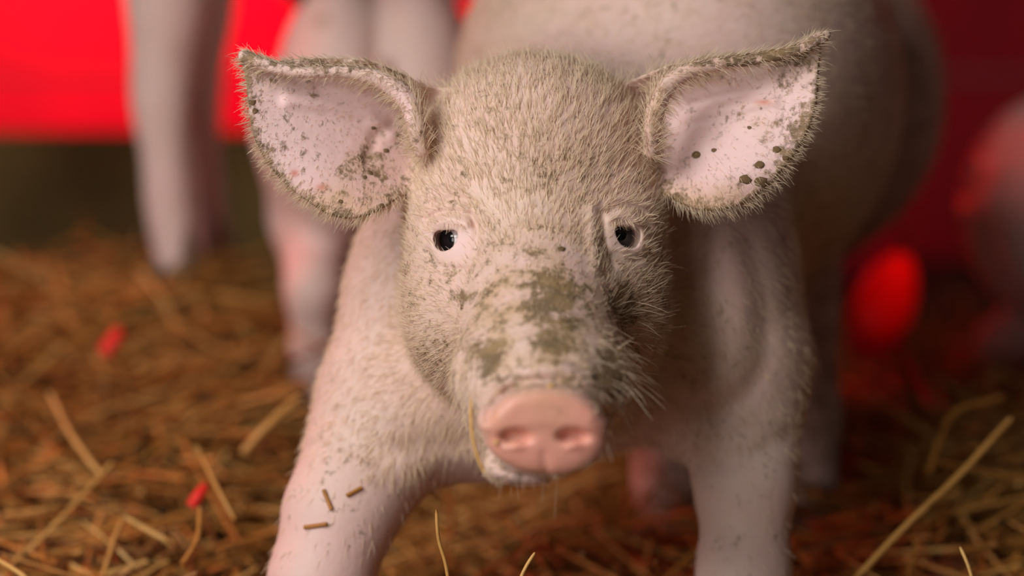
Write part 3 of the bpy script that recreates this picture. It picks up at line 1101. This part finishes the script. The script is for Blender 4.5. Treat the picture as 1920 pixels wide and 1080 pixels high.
# made-up red teardrop standing for a red patch past the belly
def lathe(prof, n=40):
    v = [(r * math.cos(2 * math.pi * j / n), r * math.sin(2 * math.pi * j / n), z) for r, z in prof for j in range(n)]
    q = [(i * n + j, i * n + (j + 1) % n, (i + 1) * n + (j + 1) % n, (i + 1) * n + j) for i in range(len(prof) - 1) for j in range(n)]
    return np.array(v), np.array(q)


MAT_RED = simple('red_patch', (0.72, 0.012, 0.02), 0.35, 0.4)
MAT_ADDED_CHAIN = simple('added_chain_steel', (0.18, 0.17, 0.16), 0.4)
def tube(path, radius, sides=5, taper=None):
    """closed tube along a 3-D path"""
    path = np.asarray(path, float)
    n = len(path)
    tan = np.gradient(path, axis=0)
    tan /= np.linalg.norm(tan, axis=1)[:, None] + 1e-12
    ref = np.array([0.31, 0.17, 0.93])
    u = np.cross(tan, ref)
    u /= np.linalg.norm(u, axis=1)[:, None] + 1e-12
    w = np.cross(tan, u)
    rad = np.full(n, radius) if taper is None else radius * np.asarray(taper)
    ang = np.linspace(0, 2 * math.pi, sides, endpoint=False)
    v = path[:, None] + rad[:, None, None] * (np.cos(ang)[None, :, None] * u[:, None] + np.sin(ang)[None, :, None] * w[:, None])
    i, j = np.meshgrid(np.arange(n - 1), np.arange(sides), indexing='ij')
    q = np.stack([i * sides + j, i * sides + (j + 1) % sides, (i + 1) * sides + (j + 1) % sides, (i + 1) * sides + j], -1).reshape(-1, 4)
    return v.reshape(-1, 3), q


bk = W(1655, 575, 6900)
v, q = lathe([(0.0005, -0.056), (0.012, -0.053), (0.022, -0.042), (0.029, -0.024), (0.031, -0.005), (0.029, 0.014), (0.023, 0.034), (0.014, 0.048), (0.007, 0.054), (0.0005, 0.055)])
R = np.array(Matrix.Rotation(math.radians(20), 3, 'Y'))
red_form = link_mesh('red_teardrop', v @ R.T + bk, q, MAT_RED, bk)
tag(red_form, 'made-up red teardrop standing for a red patch behind the belly, between the dark pigs', 'red_form')
top = bk + R @ np.array([0, 0, 0.054])
for k in range(26):  # chain added to hang the teardrop
    t_ = np.linspace(0, 2 * math.pi, 13)
    ring = np.stack([0.007 * np.cos(t_), 0 * t_, 0.011 * np.sin(t_)], -1)
    if k % 2:
        ring = ring[:, [1, 0, 2]]
    ring = ring + top + np.array([0.0, 0.0, 0.010 + 0.017 * k])
    v, q = tube(ring, 0.0018, 5)
    link_mesh('added_chain_link', v, q, MAT_ADDED_CHAIN, ring.mean(0), red_form)


# ------------------------------------------------------------------ straw
def bed(x, y):
    """height of the bedding: banked up left and right, trodden down under the pigs"""
    hL = 0.04 + 0.03 * sstep((y - 1.25) / 0.3) + 0.095 * sstep((y - 1.45) / 0.55) - 0.12 * sstep((y - 2.02) / 0.25)
    hR = 0.04 + 0.045 * sstep((y - 1.2) / 0.45) - 0.055 * sstep((y - 1.78) / 0.25)
    L = sstep((-x - 0.12) / 0.14 - 0.18 * (y - 1.3))
    R = sstep((x - 0.22) / 0.16)
    h = 0.028 + L * (hL - 0.028) + R * (hR - 0.028)
    h = h * np.where(y < 1.15, 0.55 + 0.45 * sstep((y - 0.8) / 0.35), 1)
    h = h + 0.012 * np.sin(x * 13 + 1.3 * np.sin(y * 9)) * np.sin(y * 11 + x * 3) * (L + R + 0.2)
    return h


gx, gy = np.arange(-1.7, 1.75, 0.03), np.arange(0.55, 2.58, 0.03)
GX, GY = np.meshgrid(gx, gy, indexing='ij')
BV = np.stack([GX, GY, bed(GX, GY) - 0.012 + 0.006 * rng.random(GX.shape)], -1).reshape(-1, 3)
i, j = np.meshgrid(np.arange(len(gx) - 1), np.arange(len(gy) - 1), indexing='ij')
m_ = len(gy)
BQ = np.stack([i * m_ + j, (i + 1) * m_ + j, (i + 1) * m_ + j + 1, i * m_ + j + 1], -1).reshape(-1, 4)
t = NT('matted_straw')
f = t.ramp(t.noise(45.0, 5, 0.7), 0.3, 0.7)
t.color(t.mix(f, (0.05, 0.022, 0.007), (0.26, 0.125, 0.03)))
t.b.inputs['Roughness'].default_value = 0.85
t.bump(t.noise(120.0, 4), 0.8, 0.01)
bedding = link_mesh('straw_bedding', BV, BQ, t.m, (0, 1.5, 0))
tag(bedding, 'deep golden brown straw bedding covering the pen floor', 'straw', kind='stuff')


def straws(n, xr, yr, lr, wr, zoff, tilt):
    """n bent stalks as one set of vertices and quads, with a shade per vertex"""
    x = rng.uniform(*xr, n)
    y = rng.uniform(*yr, n)
    L = rng.uniform(*lr, n)
    a = rng.uniform(0, 2 * math.pi, n)
    e = rng.normal(0, tilt, n)
    d = np.stack([np.cos(a) * np.cos(e), np.sin(a) * np.cos(e), np.sin(e)], -1)
    mid = np.stack([x, y, bed(x, y) + rng.uniform(*zoff, n) + 0.5 * L * np.abs(np.sin(e)) * 0.5], -1)
    sd = np.cross(d, np.array([0, 0, 1.0]))
    sd /= np.linalg.norm(sd, axis=1)[:, None] + 1e-9
    up = np.cross(sd, d)
    kink = rng.normal(0, 0.05, n)
    tpar = np.array([-0.5, -0.1, 0.15, 0.5])
    kk = np.array([0, 1.0, 1.0, 0])
    w = rng.uniform(*wr, n)
    ctr = mid[:, None] + L[:, None, None] * (tpar[None, :, None] * d[:, None] + (kink[:, None] * kk[None])[:, :, None] * sd[:, None])
    # keep the ends out of the ground
    ctr[:, :, 2] = np.maximum(ctr[:, :, 2], 0.006)
    off = np.array([(1, 0), (0.2, 0.75), (-1, 0), (-0.2, -0.75)])
    v = ctr[:, :, None] + w[:, None, None, None] * 0.5 * (off[None, None, :, 0:1] * sd[:, None, None] + off[None, None, :, 1:2] * up[:, None, None])
    q = []
    for s_ in range(3):
        for k in range(4):
            q.append((s_ * 4 + k, s_ * 4 + (k + 1) % 4, (s_ + 1) * 4 + (k + 1) % 4, (s_ + 1) * 4 + k))
    q.append((3, 2, 1, 0))
    q.append((12, 13, 14, 15))
    q = np.array(q)[None] + (np.arange(n) * 16)[:, None, None]
    return v.reshape(-1, 3), q.reshape(-1, 4), np.repeat(np.clip(rng.beta(1.7, 1.5, n), 0, 1), 16)


sets = [straws(4200, (-0.75, 0.75), (1.12, 2.0), (0.05, 0.17), (0.0022, 0.0048), (-0.012, 0.012), 0.22),
        straws(3600, (-1.3, 1.3), (1.5, 2.5), (0.06, 0.20), (0.003, 0.006), (-0.012, 0.012), 0.22),
        straws(5200, (-0.75, 0.75), (1.1, 2.1), (0.012, 0.05), (0.0018, 0.0042), (-0.008, 0.012), 0.35),
        straws(1200, (-1.2, 1.2), (0.62, 1.14), (0.05, 0.16), (0.0022, 0.0045), (-0.012, 0.004), 0.10)]
off, vs, qs, hs = 0, [], [], []
for v, q, h in sets:
    vs.append(v)
    qs.append(q + off)
    hs.append(h)
    off += len(v)
loose = link_mesh('loose_stalks', np.concatenate(vs), np.concatenate(qs), MAT_STRAW, (0, 1.5, 0), bedding, False)
loose['kind'] = 'stuff'
put_attr(loose, 'shade', np.concatenate(hs))


def stalk(pts, width, label, shade=0.8, mat=None, name='straw_stalk', cat='straw'):
    """a single stalk through design points (px, py, z)"""
    P = catmull(np.array([to_world(c(*p)[None])[0] for p in pts]), 6, False) if len(pts) > 2 else np.linspace(W(*pts[0]), W(*pts[1]), 7)
    n = len(P)
    tp = np.ones(n)
    tp[-1], tp[-2] = 0.55, 0.85
    v, q = tube(P, width * 0.4, 6, tp)
    cap = np.array([(0, 1, 2, 3), (0, 3, 4, 5), ((n - 1) * 6 + 3, (n - 1) * 6 + 2, (n - 1) * 6 + 1, (n - 1) * 6), ((n - 1) * 6 + 5, (n - 1) * 6 + 4, (n - 1) * 6 + 3, (n - 1) * 6)])
    o = link_mesh(name, v, np.vstack([q, cap]), mat or MAT_STRAW, P[0])
    if mat is None:
        put_attr(o, 'shade', np.full(len(v), shade))
    tag(o, label, cat, 'straw stalks one can pick out')
    return o


stalk([(884, 690, 3735), (884, 740, 3715), (883, 790, 3705), (890, 840, 3700), (907, 886, 3705)], 0.0022, 'thin yellow straw hanging from the lip left of the snout', 0.9)
stalk([(846, 1130, 4010), (836, 1060, 4005), (822, 1010, 4000), (818, 955, 4000)], 0.0028, 'upright straw stub at the bottom edge below the chin', 0.75)
stalk([(965, 1110, 4000), (985, 1065, 4000), (1003, 1036, 4000)], 0.0026, 'short straw tip poking up at bottom centre, right of the upright stub', 0.95)
stalk([(1600, 1090, 4420), (1700, 985, 4500), (1800, 890, 4600), (1895, 785, 4700)], 0.0058, 'long pale straw slanting up to the right edge', 0.72)
stalk([(1740, 890, 4900), (1765, 820, 4950), (1795, 770, 5000), (1880, 745, 5050)], 0.006, 'bent brown straw arching above the long slanting one', 0.5)
stalk([(1830, 1110, 4120), (1815, 1060, 4120), (1800, 1025, 4130)], 0.0026, 'small pale straw tip at the lower right edge', 0.95)
stalk([(95, 740, 5250), (130, 810, 5050), (165, 860, 4950), (190, 890, 4900)], 0.0055, 'straight golden straw lying at mid left', 0.85)
stalk([(370, 840, 4700), (405, 910, 4600), (440, 975, 4550)], 0.0045, 'yellow straw leaning beside the blurred hoof, left of the foreleg', 0.7)
stalk([(455, 850, 5000), (500, 800, 5000), (560, 745, 5050)], 0.0075, 'pale greenish straw slanting behind the left foreleg', 0.75)
stalk([(190, 1090, 4500), (215, 1010, 4560), (232, 970, 4600)], 0.0045, 'stout straw at lower left, leaning right', 0.7)
stalk([(235, 970, 4650), (270, 990, 4630), (315, 1015, 4600)], 0.0045, 'pale straw lying at lower left, beside the stout leaning one', 0.85)
stalk([(-20, 1040, 4300), (30, 1070, 4250), (70, 1100, 4220)], 0.0040, 'golden straw in the bottom left corner', 0.85)
stalk([(105, 505, 6300), (125, 560, 6250), (118, 620, 6200)], 0.011, 'broad orange straw blade at upper left of the straw bank', 0.6)
stalk([(60, 560, 6200), (200, 545, 6250), (300, 570, 6300)], 0.009, 'long orange straw lying along the top of the left bank', 0.55)
stalk([(340, 1060, 4400), (370, 1010, 4450), (375, 950, 4500)], 0.0045, 'dull straw standing at lower left near the foreleg', 0.6)
MAT_REDLIT = simple('red_lit_straw', (0.75, 0.03, 0.02), 0.5, 0.3)  # straw under red lamps, with the red light put into the colour
for pts, w_, lab in (([(196, 662, 5600), (212, 640, 5600), (226, 618, 5620)], 0.016, 'bright straw on the left bank, red lamp light put into its colour'),
                     ([(360, 948, 4700), (370, 932, 4700), (386, 910, 4720)], 0.010, 'small straw left of the foreleg, low down, coloured like red lamp light'),
                     ([(1688, 640, 5600), (1715, 705, 5550), (1745, 765, 5500)], 0.009, 'thin straw slanting at right, lamp red put into its colour')):
    stalk(pts, w_, lab, mat=MAT_REDLIT, name='red_lit_straw', cat='lit_straw')
# bits of straw stuck to the left foreleg
for (x0, y0), (x1, y1), lab in (((606, 915), (622, 950), 'dark straw bit stuck upright on the left foreleg'),
                                ((566, 990), (612, 980), 'level straw bit stuck low on the left foreleg'),
                                ((655, 925), (680, 908), 'small straw bit stuck near the top of the left foreleg')):
    p0, n0 = surface_at(x0, y0)
    p1, n1 = surface_at(x1, y1)
    P = np.linspace(to_world((p0 + n0 * 5)[None])[0], to_world((p1 + n1 * 5)[None])[0], 4)
    v, q = tube(P, 0.0013, 5)
    o = link_mesh('straw_bit', v, q, MAT_STRAW, P[0])
    put_attr(o, 'shade', np.full(len(v), 0.55))
    tag(o, lab, 'straw', 'straw bits stuck to the pig')
for x, y, lab in ((1036, 718, 'tiny yellow straw crumb on the fold above the snout'), (930, 830, 'orange straw crumb on the left of the snout disc')):
    p0, n0 = surface_at(x, y)
    v, q = lump(5.5 * S, 0.6, int(x))
    o = link_mesh('straw_crumb', v + to_world((p0 + n0 * 1.5)[None])[0], q, MAT_STRAW, to_world(p0[None])[0])
    put_attr(o, 'shade', np.full(len(v), 1.0))
    tag(o, lab, 'straw', 'straw bits stuck to the pig')
